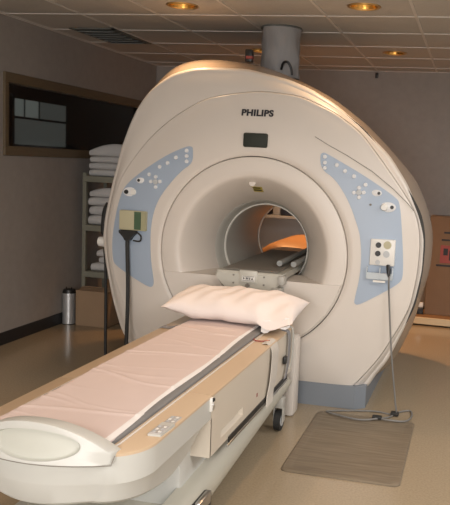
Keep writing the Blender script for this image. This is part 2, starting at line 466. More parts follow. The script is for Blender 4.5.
bm = B(); lathe_y(bm, [(.293, 5.65), (.286, 5.655), (.285, 5.67), (.295, 5.69), (.33, 5.78), (.40, 5.98), (.45, 6.09), (.505, 6.15)], BX, CZ, 120); obj('rear_flare', bm, 'plastic2', scan, 50)
# floor plinth
bm = B(); prism(bm, [(-2.08, 4.55), (-2.03, 4.475), (-.64, 4.475), (-.575, 4.53), (-.56, 5.85), (-2.10, 5.85)], 0, .15)
obj('plinth', bm, 'plinth', scan)
# cover filling the lower half of the ring, with a ledge
bm = B(); ZB = .803; rad = .607
a0 = math.asin((ZB - CZ) / rad); poly = []
for k in range(49):
    a = PI - a0 + (PI + 2 * a0) * k / 48; poly.append((CX + rad * math.cos(a), CZ + rad * math.sin(a)))
loft(bm, [[(x, 4.70, z) for x, z in poly], [(x, 4.404, z) for x, z in poly], [(CX + (x - CX) * .99, 4.398, CZ - .12 + (z - CZ + .12) * .99) for x, z in poly]], True, True, True)
obj('lower_bridge', bm, 'plastic', scan)
# table-top carriage standing in the bore
cxx = -1.335
bm = B()
def carr(y, w, zt, zb, cut): return [(cxx - w, y, zt), (cxx + w, y, zt), (cxx + w + .012, y, zt - .03), (cxx + w - cut, y, zb), (cxx - w + cut, y, zb), (cxx - w - .012, y, zt - .03)]
loft(bm, [carr(4.36, .212, .842, .735, .05), carr(4.352, .205, .836, .742, .05)][::-1] + [carr(4.365, .215, .848, .733, .05), carr(5.55, .205, .85, .76, .10)], True, True, True)
car = obj('carriage', bm, 'carr', scan)
bm = B(); box(bm, cxx - .195, cxx + .175, 4.40, 5.55, .850, .857, .003, 1); obj('carriage_deck', bm, 'seam', car)
bm = B(); box(bm, cxx - .062, cxx + .056, 4.344, 4.362, .778, .86, .006, 2); obj('clamp_block', bm, 'carr', car)
bm = B(); box(bm, cxx - .042, cxx + .042, 4.341, 4.346, .792, .826); lab = obj('label_plate', bm, 'white', car)
bm = B()
x = cxx - .034; z = .803
bmv = [bm.verts.new(p) for p in ((x, 4.3405, z), (x + .012, 4.3405, z + .007), (x, 4.3405, z + .015))]; bm.faces.new(bmv)
for dx in (.018, .029): box(bm, x + dx, x + dx + .006, 4.340, 4.3412, z, z + .015)
box(bm, x + .018, x + .035, 4.340, 4.3412, z + .006, z + .009)
box(bm, x + .041, x + .047, 4.340, 4.3412, z, z + .015)
bmv = [bm.verts.new(p) for p in ((x + .052, 4.3405, z), (x + .066, 4.3405, z), (x + .059, 4.3405, z + .015))]; bm.faces.new(bmv)
for zz in (z - .007, z + .019): box(bm, cxx - .040, cxx + .040, 4.340, 4.3412, zz, zz + .0025)
obj('printed_marks', bm, 'ink', car)
for (dx, dz) in ((-.10, .825), (-.10, .775), (.10, .825), (.10, .775)):
    bm = B(); cyl(bm, (cxx + dx, 4.347, dz), .006, .006, .008, 12, 'Y'); obj('screw', bm, 'seam', car)
bm = B(); cyl(bm, (cxx - .005, 4.335, .765), .013, .013, .03, 16, 'Y'); obj('latch_knob', bm, 'seam', car)
bm = B(); box(bm, cxx + .19, cxx + .235, 4.33, 4.41, .782, .842, .01, 2); box(bm, cxx + .15, cxx + .22, 4.34, 4.40, .742, .765, .006, 2); obj('side_latch', bm, 'liner', car)
for (x0, r) in ((cxx + .13, .019), (cxx + .225, .019)):
    bm = B(); tube(bm, [(x0, 4.60, .885), (x0 + .012, 5.60, .895)], r, 14); obj('side_rail', bm, 'railg', car)
# tray at the back of the bore
bm = B(); rows = []
for y, sc in ((6.0, .80), (6.06, .97), (6.2, 1), (6.8, 1), (6.88, .95), (6.92, .8)):
    row = []
    for k in range(17):
        u = -1 + 2 * k / 16; row.append((-1.48 + u * .38 * sc, y, .665 + (.195 * (1 - abs(u) ** 3.2)) * sc + .01))
    row += [(-1.48 + .38 * sc, y, .64), (-1.48 - .38 * sc, y, .64)]
    rows.append(row)
loft(bm, rows, True, True, True); rt = obj('rear_tray', bm, 'tan', scan)
bm = B(); box(bm, -1.56, -1.24, 6.2, 6.75, 0, .65, .02, 2); obj('tray_support', bm, 'table', rt)

# blue control panels
def chaikin(p, n=2):
    for _ in range(n):
        q = []
        for a, b in zip(p, p[1:] + p[:1]):
            q.append((a[0] * .75 + b[0] * .25, a[1] * .75 + b[1] * .25)); q.append((a[0] * .25 + b[0] * .75, a[1] * .25 + b[1] * .75))
        p = q
    return p
def inside(p, x, z):
    c = False
    for (x1, z1), (x2, z2) in zip(p, p[1:] + p[:1]):
        if (z1 > z) != (z2 > z) and x < (x2 - x1) * (z - z1) / (z2 - z1) + x1: c = not c
    return c
def panel_on_face(name, poly, m, off, parent):
    poly = chaikin(poly); n = len(poly)
    pts = [Vector(p) for p in poly]
    x0, x1 = min(p[0] for p in poly), max(p[0] for p in poly); z0, z1 = min(p[1] for p in poly), max(p[1] for p in poly)
    for i in range(1, 40):
        for j in range(1, 40):
            x, z = x0 + i * .031, z0 + j * .031
            if x < x1 and z < z1 and inside(poly, x, z): pts.append(Vector((x, z)))
    vo, eo, fo, *_ = mathutils.geometry.delaunay_2d_cdt(pts, [(k, (k + 1) % n) for k in range(n)], [], 1, 1e-5)
    bm = B(); vs = [bm.verts.new((v.x, face_y(v.x, v.y) - off, v.y)) for v in vo]
    for f in fo: bm.faces.new([vs[k] for k in f])
    bnd = [e for e in bm.edges if len(e.link_faces) == 1]
    r = bmesh.ops.extrude_edge_only(bm, edges=bnd)
    for g in r['geom']:
        if isinstance(g, bmesh.types.BMVert): g.co.y = face_y(g.co.x, g.co.z) + .004
    return obj(name, bm, m, parent, 50)
BLUE_L = [(-2.335, 0.844), (-2.342, 0.952), (-2.322, 1.117), (-2.283, 1.274), (-2.241, 1.35), (-2.098, 1.459), (-1.934, 1.561), (-1.802, 1.617), (-1.773, 1.615), (-1.764, 1.6), (-1.759, 1.511), (-1.839, 1.456), (-1.933, 1.348), (-2.0, 1.247), (-2.035, 1.121), (-2.039, 0.983), (-2.03, 0.851), (-2.006, 0.726), (-2.013, 0.689), (-2.043, 0.682), (-2.178, 0.741), (-2.319, 0.806)]
BLUE_R = [(-0.933, 1.6), (-0.922, 1.615), (-0.903, 1.616), (-0.839, 1.584), (-0.658, 1.491), (-0.457, 1.368), (-0.428, 1.328), (-0.398, 1.104), (-0.38, 0.896), (-0.395, 0.842), (-0.518, 0.763), (-0.638, 0.69), (-0.668, 0.694), (-0.666, 0.731), (-0.642, 0.86), (-0.639, 0.986), (-0.652, 1.11), (-0.678, 1.191), (-0.739, 1.332), (-0.83, 1.461), (-0.921, 1.514)]
pl = panel_on_face('control_panel', BLUE_L, 'blue', .005, scan)
pr = panel_on_face('control_panel', BLUE_R, 'blue', .005, scan)
def disc(name, x, z, r, m, parent, h=.010, rx=None, base=.005):
    bm = B(); y = face_y(x, z) - base; rx = rx or r
    def rg(s, yy): return [(x + rx * s * math.cos(2 * PI * k / 20), yy, z + r * s * math.sin(2 * PI * k / 20)) for k in range(20)]
    loft(bm, [rg(1, y + .002), rg(1, y - h * .6), rg(.8, y - h)], True, True, True)
    return obj(name, bm, m, parent)
def button(x, z, parent, r=.0125):
    b = disc('button', x, z, r, 'button', parent)
BT_L = [(-1.805, 1.587), (-1.802, 1.553), (-1.8, 1.519), (-1.877, 1.539), (-1.934, 1.502), (-1.99, 1.475), (-2.064, 1.422), (-2.014, 1.409), (-2.01, 1.344), (-2.048, 1.377), (-1.981, 1.381)]
BT_R = [(-0.902, 1.591), (-0.899, 1.556), (-0.897, 1.523), (-0.825, 1.544), (-0.772, 1.511), (-0.716, 1.481), (-0.643, 1.434), (-0.68, 1.414), (-0.676, 1.356), (-0.709, 1.383), (-0.65, 1.387)]
for q in BT_L: button(*q, pl)
for q in BT_R: button(*q, pr)
disc('cross_key', -2.013, 1.377, .018, 'buttong', pl); disc('cross_key', -.679, 1.385, .018, 'buttong', pr)
disc('jack_plate', -2.128, 1.380, .019, 'button', pl, .006, .030); disc('jack', -2.140, 1.380, .011, 'black', pl, .011)
disc('jack_plate', -.574, 1.387, .020, 'button', pr, .006, .034); disc('jack', -.559, 1.387, .011, 'black', pr, .011)
disc('knob_plate', -2.205, 1.301, .030, 'button', pl, .008, .048); disc('knob', -2.176, 1.301, .020, 'white', pl, .011); disc('jack', -2.228, 1.300, .015, 'black', pl, .026)
disc('knob_plate', -.500, 1.305, .031, 'button', pr, .008, .050); disc('knob', -.520, 1.304, .022, 'white', pr, .024); disc('jack_ring', -.474, 1.306, .022, 'red', pr, .012); disc('jack', -.474, 1.306, .014, 'black', pr, .015)
disc('indicator', -.604, 1.315, .007, 'seam', pr)
# thin seam beside the right panel
bm = B(); tube(bm, [(x, face_y(x, z) - .0005, z) for x, z in [(-0.975, 1.712), (-0.882, 1.661), (-0.769, 1.606), (-0.612, 1.518), (-0.476, 1.417), (-0.385, 1.335), (-.345, 1.29)]], .0022, 6); obj('panel_seam', bm, 'seam', scan)

# display and lettering
bm = B(); box(bm, -1.427, -1.270, 4.405, 4.45, 1.628, 1.717, .012, 3); obj('display', bm, 'display', scan)
def lettering(text, x, z, w, hh, y, parent, m):
    cu = bpy.data.curves.new('lettering', 'FONT'); cu.body = text; cu.size = 1; cu.offset = .042; cu.extrude = .02; cu.space_character = 1.08
    o = bpy.data.objects.new('lettering', cu); COL.objects.link(o)
    dg = bpy.context.evaluated_depsgraph_get(); me = bpy.data.meshes.new_from_object(o.evaluated_get(dg))
    COL.objects.unlink(o); bpy.data.objects.remove(o)
    xs_ = [v.co.x for v in me.vertices]; ys_ = [v.co.y for v in me.vertices]
    x0, x1, y0, y1 = min(xs_), max(xs_), min(ys_), max(ys_)
    bm = B(); bm.from_mesh(me); bpy.data.meshes.remove(me)
    for v in bm.verts:
        X = x + (v.co.x - x0) / (x1 - x0) * w; Z = z + (v.co.y - y0) / (y1 - y0) * hh
        v.co = Vector((X, face_y(X, Z) - .002 - v.co.z * .1, Z))
    return obj('lettering', bm, m, parent, 30)
lettering('PHILIPS', -1.456, 1.822, .208, .043, face_y(-1.35, 1.845) - .001, scan, 'ink')

# warning label and marker light at the top of the funnel
def funnel_y(r):
    p = sorted(prof); return float(np.interp(r, [a for a, b in p], [b for a, b in p]))
bm = B(); vs = []
for (dx, rr_) in ((-.038, .425), (.038, .425), (.032, .39), (-.032, .39)):
    vs.append(bm.verts.new((CX - .020 + dx, funnel_y(rr_) - .005, CZ + rr_)))
bm.faces.new(vs); f = bmesh.ops.extrude_face_region(bm, geom=bm.faces[:])
for g in f['geom']:
    if isinstance(g, bmesh.types.BMVert): g.co.y += .004
wl = obj('warning_label', bm, 'yellow', scan)
bm = B()
for (r0, r1) in ((.420, .413), (.406, .398)):
    vs = [bm.verts.new((CX - .020 + dx, funnel_y(rr_) - .0062, CZ + rr_)) for dx, rr_ in ((-.026, r0), (.026, r0), (.026, r1), (-.026, r1))]
    bm.faces.new(vs)
obj('printed_lines', bm, 'ink', wl)
bm = B(); cyl(bm, (CX - .03, funnel_y(.45) - .010, CZ + .45), .022, .02, .03, 20, 'Y'); obj('marker_light', bm, 'plastic', scan)

# connector box on the left panel
fy = face_y(-2.19, 1.12)
bm = B(); box(bm, -2.252, -2.062, fy - .05, fy, 1.052, 1.182, .008, 2); ib = obj('connector_box', bm, 'khaki', scan)
bm = B(); box(bm, -2.142, -2.096, fy - .054, fy - .045, 1.060, 1.176); obj('green_strip', bm, 'green', ib)
bm = B(); box(bm, -2.094, -2.062, fy - .053, fy - .045, 1.056, 1.178); obj('end_plate', bm, 'khaki2', ib)
# sensor plate and cradle on the right panel
fy2 = face_y(-.51, 1.03)
bm = B(); box(bm, -.587, -.436, fy2 - .03, fy2 + .02, .948, 1.110, .006, 2); sp = obj('connector_plate', bm, 'white', scan)
for (x, z, r, m) in ((-.537, 1.074, .017, 'black'), (-.482, 1.077, .024, 'khaki'), (-.538, 1.022, .017, 'black'), (-.485, 1.021, .020, 'buttong'), (-.536, .968, .015, 'buttong')):
    bm = B(); cyl(bm, (x, fy2 - .038, z), r, r, .02, 20, 'Y'); obj('socket', bm, m, sp)
bm = B()
box(bm, -.598, -.440, fy2 - .05, fy2 - .044, .868, .905, .002, 1); box(bm, -.598, -.440, fy2 - .05, fy2 + .01, .864, .870)
for x in (-.600, -.520, -.444): box(bm, x, x + .006, fy2 - .05, fy2 + .01, .866, .940)
cr_ = obj('cradle', bm, 'clear', scan)
bm = B(); box(bm, -.555, -.48, fy2 - .06, fy2 - .052, .848, .860); obj('hook', bm, 'white', cr_)
# round grip on the left flank
bm = B(); cyl(bm, (-2.53, 4.66, .93), .034, .04, .08, 20, 'X'); obj('side_knob', bm, 'white', scan)

# ------------------------------------------------------------------ cables and small things at the scanner
def cable(name, pts, r, m, label, cat, n=8):
    p = spline(pts, n); bm = B(); tube(bm, p, r, 10)
    o = obj(name, bm, m, None, 60, loc=p[-1]); return tag(o, label, cat)
k = cable('power_cable', [(-2.195, fy - .03, 1.00), (-2.196, fy - .035, .95), (-2.185, fy - .035, .64), (-2.188, fy - .035, .33), (-2.20, fy - .03, .12), (-2.23, fy - .04, .014), (-2.28, fy - .03, .012)], .013, 'rubber', 'thick black cable hanging from the khaki connector box on the left blue panel', 'cable')
bm = B()
loft(bm, [[(-2.190 + sx * w, fy - .035 + sy * .022, z) for sx, sy in ((-1, -1), (1, -1), (1, 1), (-1, 1))] for w, z in ((.058, 1.050), (.058, 1.035), (.028, 1.005), (.016, .985))], True, True, True)
obj('plug', bm, 'black', k)
bm = B(); tube(bm, spline([(-2.14, fy - .035, 1.045), (-2.10, fy - .04, 1.02), (-2.105, fy - .04, .985), (-2.155, fy - .036, .985)], 6), .005, 8); obj('loop', bm, 'rubber', k)

bm = B(); pts = spline([(-2.505, 4.74, 1.19), (-2.53, 4.74, 1.13), (-2.54, 4.74, 1.02), (-2.535, 4.74, .90), (-2.522, 4.74, .72), (-2.512, 4.73, .45), (-2.505, 4.72, .20), (-2.50, 4.72, .015)], 6)
tube(bm, pts, [.024 if p.z > .98 else .011 for p in pts], 10)
tag(obj('hanging_strap', bm, 'rubber', None, 60, loc=pts[-1]), 'black strap hanging down the left flank of the scanner cover', 'strap')

k = cable('sensor_cable', [(-.456, fy2 - .055, .90), (-.455, fy2 - .075, .85), (-.452, 4.40, .76), (-.415, 4.41, .40), (-.375, 4.43, .10), (-.375, 4.45, .012), (-.50, 4.47, .008), (-.66, 4.43, .008), (-.79, 4.365, .008), (-.74, 4.30, .020), (-.575, 4.25, .020), (-.46, 4.31, .020), (-.40, 4.40, .008), (-.36, 4.50, .008), (-.29, 4.56, .008), (-.27, 4.46, .008), (-.30, 4.33, .016), (-.40, 4.30, .022), (-.47, 4.32, .020)], .0055, 'cable', 'thin grey cable dropping from the right connector plate into loops on the floor', 'cable', 10)
bm = B(); tube(bm, [(-.470, fy2 - .04, .955), (-.464, fy2 - .055, .93), (-.458, fy2 - .058, .885)], [.012, .014, .008], 12); obj('plug', bm, 'black', k)
bm = B(); box(bm, -.40, -.35, 4.43, 4.47, .004, .028, .006, 2); obj('connector', bm, 'rubber', k)
bm = B(); box(bm, -.50, -.44, 4.30, 4.335, .014, .036, .008, 2); obj('end_plug', bm, 'rubber', k)

# floor mat
bm = B(); x0, x1, y0, y1, r = -.846, -.241, 3.416, 4.354, .035; poly = []
for (cx, cy, a) in ((x1 - r, y1 - r, 0), (x0 + r, y1 - r, 90), (x0 + r, y0 + r, 180), (x1 - r, y0 + r, 270)):
    for q in range(6): an = math.radians(a + 18 * q); poly.append((cx + r * math.cos(an), cy + r * math.sin(an)))
def inset(p, d): return [(x + (d if x < -.54 else -d), y + (d if y < 3.88 else -d)) for x, y in p]
loft(bm, [[(x, y, 0) for x, y in poly], [(x, y, .006) for x, y in poly], [(x, y, .0105) for x, y in inset(poly, .006)], [(x, y, .0105) for x, y in inset(poly, .035)], [(x, y, .0085) for x, y in inset(poly, .042)]], True, True, True)
tag(obj('floor_mat', bm, 'mat', None, 30, loc=(-.54, 3.885, 0)), 'brown streaked rectangular mat lying on the floor before the scanner', 'mat')

# ------------------------------------------------------------------ patient table
TX = -1.302; HW = .338; ZT = .60; YJ = 2.70; YE = 4.15
tab = thing('patient_table', (TX, 3.1, 0), 'long cream patient table on a wheeled base leading up to the scanner bore', 'table')
# main body behind the joint
bm = B(); poly = [(TX - HW, YJ + .004), (TX + HW, YJ + .004)]
r = .10
for q in range(7): a = q / 6 * PI / 2; poly.append((TX + HW - r + r * math.cos(a), YE - r + r * math.sin(a)))
for q in range(7): a = PI / 2 + q / 6 * PI / 2; poly.append((TX - HW + r + r * math.cos(a), YE - r + r * math.sin(a)))
def shrink(p, d): return [(TX + (x - TX) * (1 - d / HW), y - (d if y > 3.5 else 0)) for x, y in p]
loft(bm, [[(x, y, .43) for x, y in shrink(poly, .035)], [(x, y, .43) for x, y in shrink(poly, .02)], [(x, y, ZT - .012) for x, y in shrink(poly, .010)]], True, True, True)
obj('table_body', bm, 'table', tab, 40)
bm = B(); loft(bm, [[(x, y, ZT - .012) for x, y in shrink(poly, -.001)], [(x, y, ZT - .004) for x, y in shrink(poly, -.001)], [(x, y, ZT) for x, y in shrink(poly, .006)]], True, True, True)
obj('table_top', bm, 'rim', tab, 40)
# side panels with a recessed grip
for s in (1, -1):
    bm = B(); X = TX + s * HW; XI = TX + s * (HW - .02); XD = TX + s * (HW - .018)
    ys_ = [YJ + .004, 2.83, 3.13, YE - .10]; zs_ = [.335, .372, .412, ZT - .0125]
    for i in range(3):
        for j in range(3):
            if i == 1 and j == 1: continue
            bm.faces.new([bm.verts.new((X, y, z)) for y, z in ((ys_[i], zs_[j]), (ys_[i + 1], zs_[j]), (ys_[i + 1], zs_[j + 1]), (ys_[i], zs_[j + 1]))])
    hole = [(ys_[1], zs_[1]), (ys_[2], zs_[1]), (ys_[2], zs_[2]), (ys_[1], zs_[2])]
    loft(bm, [[(X, y, z) for y, z in hole], [(XD, y, z) for y, z in [(ys_[1] + .02, zs_[1] + .012), (ys_[2] - .012, zs_[1] + .012), (ys_[2] - .012, zs_[2] - .006), (ys_[1] + .02, zs_[2] - .006)]]], True, False, True)
    outl = [(ys_[0], zs_[0]), (ys_[3], zs_[0]), (ys_[3], zs_[3]), (ys_[0], zs_[3])]
    loft(bm, [[(X, y, z) for y, z in outl], [(XI, y, z) for y, z in outl]])
    # the wedge-shaped end of the panel, seen under the nose
    loft(bm, [[(X, YJ, .335), (X, YJ, .50), (TX, YJ, .50), (TX, YJ, .335)], [(X, YJ + .012, .335), (X, YJ + .012, .50), (TX, YJ + .012, .50), (TX, YJ + .012, .335)]], True, True, True)
    bmesh.ops.remove_doubles(bm, verts=bm.verts, dist=.0005)
    sp_ = obj('side_panel', bm, 'table', tab, 30)
    if s == 1:
        bm = B(); box(bm, X - .004, X + .001, 3.35, 3.37, .388, .410, .002, 1); obj('emblem', bm, 'red', sp_)
    bm = B(); box(bm, min(X, X + s * .006), max(X, X + s * .006), 2.93, 3.95, .318, .342); rl = obj('side_rail', bm, 'black', tab)
    bm = B(); box(bm, min(X, X + s * .009), max(X, X + s * .009), 2.90, 3.95, .306, .318, .003, 2); obj('rail_edge', bm, 'metal', rl)
# rounded nose in front of the joint
def nose_plan(ins, yf):
    w = HW - ins; r_ = .16; ys0 = yf + .06 + r_
    side = [YJ + (ys0 - YJ) * q / 8 for q in range(8)]
    out = [(TX + w, y) for y in side]
    for q in range(13):
        a = q / 12 * PI / 2; out.append((TX + w - r_ * .8 + r_ * .8 * math.cos(a), yf + .06 + r_ - r_ * math.sin(a)))
    m = w - r_ * .8
    for q in range(1, 12):
        u = 1 - 2 * q / 12; out.append((TX + m * u, yf + .06 - .06 * (1 - u * u)))
    for q in range(13):
        a = PI / 2 - q / 12 * PI / 2; out.append((TX - w + r_ * .8 - r_ * .8 * math.cos(a), yf + .06 + r_ - r_ * math.sin(a)))
    out += [(TX - w, y) for y in side[::-1]]; return out
def nose_z(y, z):
    """the underside sweeps up to the joint"""
    if z >= .52: return z
    if z < .485: z -= .034 * math.exp(-((y - 2.36) / .16) ** 2)
    t = min(max((y - 2.50) / (YJ - 2.50), 0), 1)
    return z + (.50 - z) * t ** 1.8
bm = B(); lv = [(.25, 2.2, .418), (.10, 2.05, .415), (.055, 2.005, .416), (.036, 1.988, .422), (.024, 1.979, .434), (.004, 1.969, .494), (0, 1.968, .500), (0, 1.970, .545), (0, 1.974, ZT - .012)]
loft(bm, [[(x, y, nose_z(y, z)) for x, y in nose_plan(i, y0)] for i, y0, z in lv], True, True, True)
nose = obj('table_nose', bm, 'nose', tab, 28)
bm = B(); loft(bm, [[(x, y, z) for x, y in nose_plan(i, y0)] for i, y0, z in ((0, 1.974, ZT - .012), (0, 1.975, ZT - .004), (.005, 1.98, ZT))], True, True, True)
obj('nose_top', bm, 'rim', nose, 40)
# arched foot board with an oval grip recess
OX, OZ = TX + .016, .627
def arch_z(x):
    u = abs(x - TX - .006) / .268
    return .594 + .102 * max(0, 1 - u ** 2.1) ** .95
out2 = []
NF = 72
oval = []; outer = []
def board_hit(a):
    c, s = math.cos(a), math.sin(a); t = 0.0
    while True:
        t += .001; x, z = OX + c * t, OZ + s * t
        if abs(x - TX) > .258 or z > arch_z(x) or z < .574: return x, z
for q in range(NF):
    a = 2 * PI * q / NF
    x = OX + .150 * math.cos(a); z = OZ + .045 * math.sin(a)
    oval.append((x, z)); outer.append(board_hit(math.atan2(z - OZ, x - OX)))
def by(x, z): return 1.942 + .07 * ((x - TX) / .262) ** 2 + (z - .574) * .30
def sc2(p, k): return [(OX + (x - OX) * k, OZ + (z - OZ) * k) for x, z in p]
bm = B()
loft(bm, [[(x, by(x, z) + .060, z - .006) for x, z in outer], [(x, by(x, z) + .006, z) for x, z in outer], [(x, by(x, z), z) for x, z in sc2(outer, .975)], [(x, by(x, z), z) for x, z in sc2(oval, 1.10)], [(x, by(x, z) + .001, z) for x, z in sc2(oval, 1.02)], [(x, by(x, z) + .005, z) for x, z in oval]], True, True, False)
fb = obj('foot_board', bm, 'nose', tab, 40)
bm = B(); loft(bm, [[(x, by(x, z) + .005, z) for x, z in oval], [(x, by(x, z) + .013, z) for x, z in sc2(oval, .955)], [(x, by(x, z) + .014, z) for x, z in sc2(oval, .88)], [(x, by(x, z) + .012, z) for x, z in sc2(oval, .5)]], True, False, True)
obj('grip_recess', bm, 'recess', fb, 50)
bm = B(); pts = [(TX + .262 * u, by(TX + .262 * u, .574) - .0005, .573) for u in np.linspace(-1, 1, 30)] + [(TX + .262, 2.014, .580), (TX + .264, 2.03, .598)]
tube(bm, pts, .0015, 6); obj('board_seam', bm, 'seam', fb)
# mattress with rounded ends
bm = B(); x0, x1, y0, y1, r = TX - .245, TX + .222, 2.06, 4.10, .07; mp_ = []
for (cx, cy, a) in ((x1 - r, y1 - r, 0), (x0 + r, y1 - r, 90), (x0 + r, y0 + r, 180), (x1 - r, y0 + r, 270)):
    for q in range(7): an = math.radians(a + 15 * q); mp_.append((cx + r * math.cos(an), cy + r * math.sin(an)))
def ins2(p, d): return [(x + (d if x < TX else -d), y + (d if y < 3 else -d)) for x, y in p]
loft(bm, [[(x, y, ZT - .002) for x, y in mp_], [(x, y, ZT + .010) for x, y in mp_], [(x, y, ZT + .016) for x, y in ins2(mp_, .006)], [(x, y, ZT + .018) for x, y in ins2(mp_, .02)]], True, True, True)
mt = obj('mattress', bm, 'pad', tab, 40)
bm = B(); tube(bm, [(x, y, ZT + .002) for x, y in ins2(mp_, -.014)], .004, 6, closed=True); obj('mattress_trim', bm, 'plastic', mt)
# keypads on the right rim
bm = B(); vs = [(-1.012, 2.175), (-.972, 2.185), (-.972, 2.30), (-1.012, 2.30)]
prism(bm, [(-1.014, 2.215), (-.968, 2.22), (-.966, 2.335), (-1.014, 2.335)], ZT - .002, ZT + .008); kp = obj('keypad_plate', bm, 'nose', tab)
for (x0, x1, y0, y1) in ((-1.011, -.971, 2.222, 2.300), (-1.016, -.974, 2.345, 2.42)):
    bm = B(); z0 = ZT + (.008 if y0 < 2.33 else 0); box(bm, x0, x1, y0, y1, z0 - .003, z0 + .003, .002, 1); kk = obj('keypad', bm, 'keyp', tab)
    for i in range(2):
        for j in range(3):
            bm = B(); cx, cy = x0 + .011 + i * .020, y0 + .016 + j * (y1 - y0 - .032) / 2
            box(bm, cx - .005, cx + .005, cy - .007, cy + .007, z0 + .002, z0 + .0045, .002, 1); obj('key', bm, 'white' if (i + j) % 2 else 'buttong', kk)
# latch at the joint
bm = B(); box(bm, TX + HW - .006, TX + HW + .010, YJ - .018, YJ + .008, .535, .592, .005, 2); la = obj('latch', bm, 'white', tab)
bm = B(); box(bm, TX + HW + .006, TX + HW + .016, YJ - .012, YJ + .004, .576, .591, .003, 1); obj('latch_catch', bm, 'black', la)
bm = B(); box(bm, TX + HW + .008, TX + HW + .014, YJ - .010, YJ + .002, .540, .566, .003, 1); obj('latch_lever', bm, 'metal', la)
# lift column, chassis and base
bm = B(); box(bm, TX - .255, TX + .255, 2.60, 3.75, .13, .42, .02, 2); obj('lift_housing', bm, 'nose', tab)
for s in (1, -1):
    rows = []
    for y, zb, zt in ((1.9, .085, .20), (2.0, .08, .205), (2.75, .10, .245), (3.9, .185, .30), (4.06, .195, .30), (4.11, .21, .293), (4.125, .228, .275)):
        h = zt - zb; e = .02
        rows.append([(TX + s * x, y, z) for x, z in ((.24, zb), (.29, zb), (.315, zb + h * .12), (.328, zb + h * .32), (.328, zb + h * .55), (.315, zb + h * .78), (.285, zb + h * .95), (.24, zt))])
    bm = B(); loft(bm, rows, True, True, True); obj('chassis_side', bm, 'chassis', tab, 40)
bm = B(); box(bm, TX - .26, TX + .26, 2.0, 4.0, .11, .16, .01, 2); obj('chassis_deck', bm, 'chassis', tab)
# castors
for (x, y) in ((TX + .30, 3.97), (TX - .30, 3.97), (TX + .27, 2.15), (TX - .20, 2.12)):
    c = B(); cyl(c, (x - .018, y, .060), .060, .060, .036, 28, 'X'); w = obj('castor_wheel', c, 'rubber', tab)
    c = B(); cyl(c, (x - .021, y, .060), .034, .034, .042, 24, 'X'); obj('wheel_hub', c, 'buttong', w)
    c = B(); box(c, x - .030, x - .022, y - .025, y + .025, .05, .15, .003, 1); box(c, x + .022, x + .030, y - .025, y + .025, .05, .15, .003, 1); box(c, x - .03, x + .03, y - .03, y + .03, .135, .20, .01, 2); obj('castor_fork', c, 'liner', w)
# brake pedal
bm = B(); box(bm, TX + .318, TX + .352, 2.54, 2.71, .130, .200, .010, 2); pd = obj('brake_pedal', bm, 'black', tab)
bm = B(); box(bm, TX + .332, TX + .357, 2.56, 2.69, .155, .207, .008, 2); obj('pedal_plate', bm, 'metal', pd)
# docking post at the far right
bm = B(); box(bm, -1.045, -.972, 4.20, 4.33, 0, .50, .02, 2); obj('docking_post', bm, 'plastic', tab)
# straps
def ribbon(name, pts, w, th, m, parent, wdir=(0, 1, 0)):
    P = spline(pts, 6); W = Vector(wdir) * w / 2; bm = B(); rows = []
    for i, p in enumerate(P):
        t = (P[min(i + 1, len(P) - 1)] - P[max(i - 1, 0)]).normalized(); n = t.cross(Vector(wdir)).normalized() * th / 2
        rows.append([p - W - n, p + W - n, p + W + n, p - W + n])
    loft(bm, rows, True, True, True); return obj(name, bm, m, parent, 50)
X = TX + HW
st = ribbon('strap', [(X - .045, 3.63, ZT + .004), (X - .015, 3.63, ZT + .006), (X + .010, 3.63, ZT - .03), (X + .014, 3.62, .50), (X + .015, 3.60, .42), (X + .013, 3.56, .345), (X + .020, 3.53, .30)], .12, .004, 'strap', tab)
bm = B(); tube(bm, spline([(X - .115, 3.66, ZT + .004), (X - .10, 3.62, ZT + .005), (X - .06, 3.62, ZT + .005), (X - .02, 3.63, ZT + .010)], 5), .0035, 8); obj('strap_tie', bm, 'red', st)
ribbon('strap', [(X - .03, 3.93, ZT + .006), (X + .008, 3.93, ZT - .01), (X + .014, 3.93, .50), (X + .016, 3.90, .40), (X + .014, 3.86, .345)], .045, .004, 'strapg', tab)
ribbon('strap', [(X - .03, 4.03, ZT + .004), (X + .006, 4.03, ZT - .01), (X + .012, 4.03, .50), (X + .014, 4.01, .42), (X + .012, 3.96, .37)], .022, .004, 'grip', tab)
bm = B(); box(bm, X + .004, X + .022, 3.83, 3.87, .43, .475, .006, 2); obj('buckle', bm, 'black', tab)
for y in (3.72, 2.80): ribbon('strap', [(TX - .25, y, ZT + .014), (TX - .285, y, ZT + .004), (TX - HW + .01, y, ZT + .004), (TX - HW - .008, y, ZT - .03), (TX - HW - .01, y, .46)], .05, .004, 'strapg', tab) if y > 3 else None

# sheet: creased cloth laid on the mattress, with a white border
FOLDS = [(random.uniform(.02, .98), random.uniform(-.10, .10), random.uniform(.0035, .007), random.uniform(.001, .0032), random.uniform(0, 1), random.uniform(.15, .5)) for _ in range(22)]
FOLDS += [(.13, .05, .006, .005, .5, .9), (.34, -.04, .006, .0045, .6, .9), (.56, .05, .006, .005, .4, .9), (.80, -.03, .006, .005, .5, .9)]
def sheet_pt(u, v):
    xl = TX - .243 + .006 * math.sin(v * 9); xr = TX + .212 - .035 * v + .006 * math.sin(v * 13 + 1)
    x = xl + (xr - xl) * u; y = 2.055 + 1.965 * v + .015 * math.sin(u * 5 + 1) - .02 * u * (1 - v)
    z = ZT + .024 + .0015 * math.sin(u * 7 + v * 19)
    for c, sl, w, h, uc, uw in FOLDS:
        d = (v - c - sl * (u - .5) - .004 * math.sin(u * 6 + c * 40)) / w
        if abs(d) < 3: z += h * math.exp(-d * d) * math.exp(-((u - uc) / uw) ** 2) * (1 if d > 0 else .8)
    e = min(u, 1 - u)
    if e < .03: z -= .008 * (1 - e / .03)
    return (x, y, z)
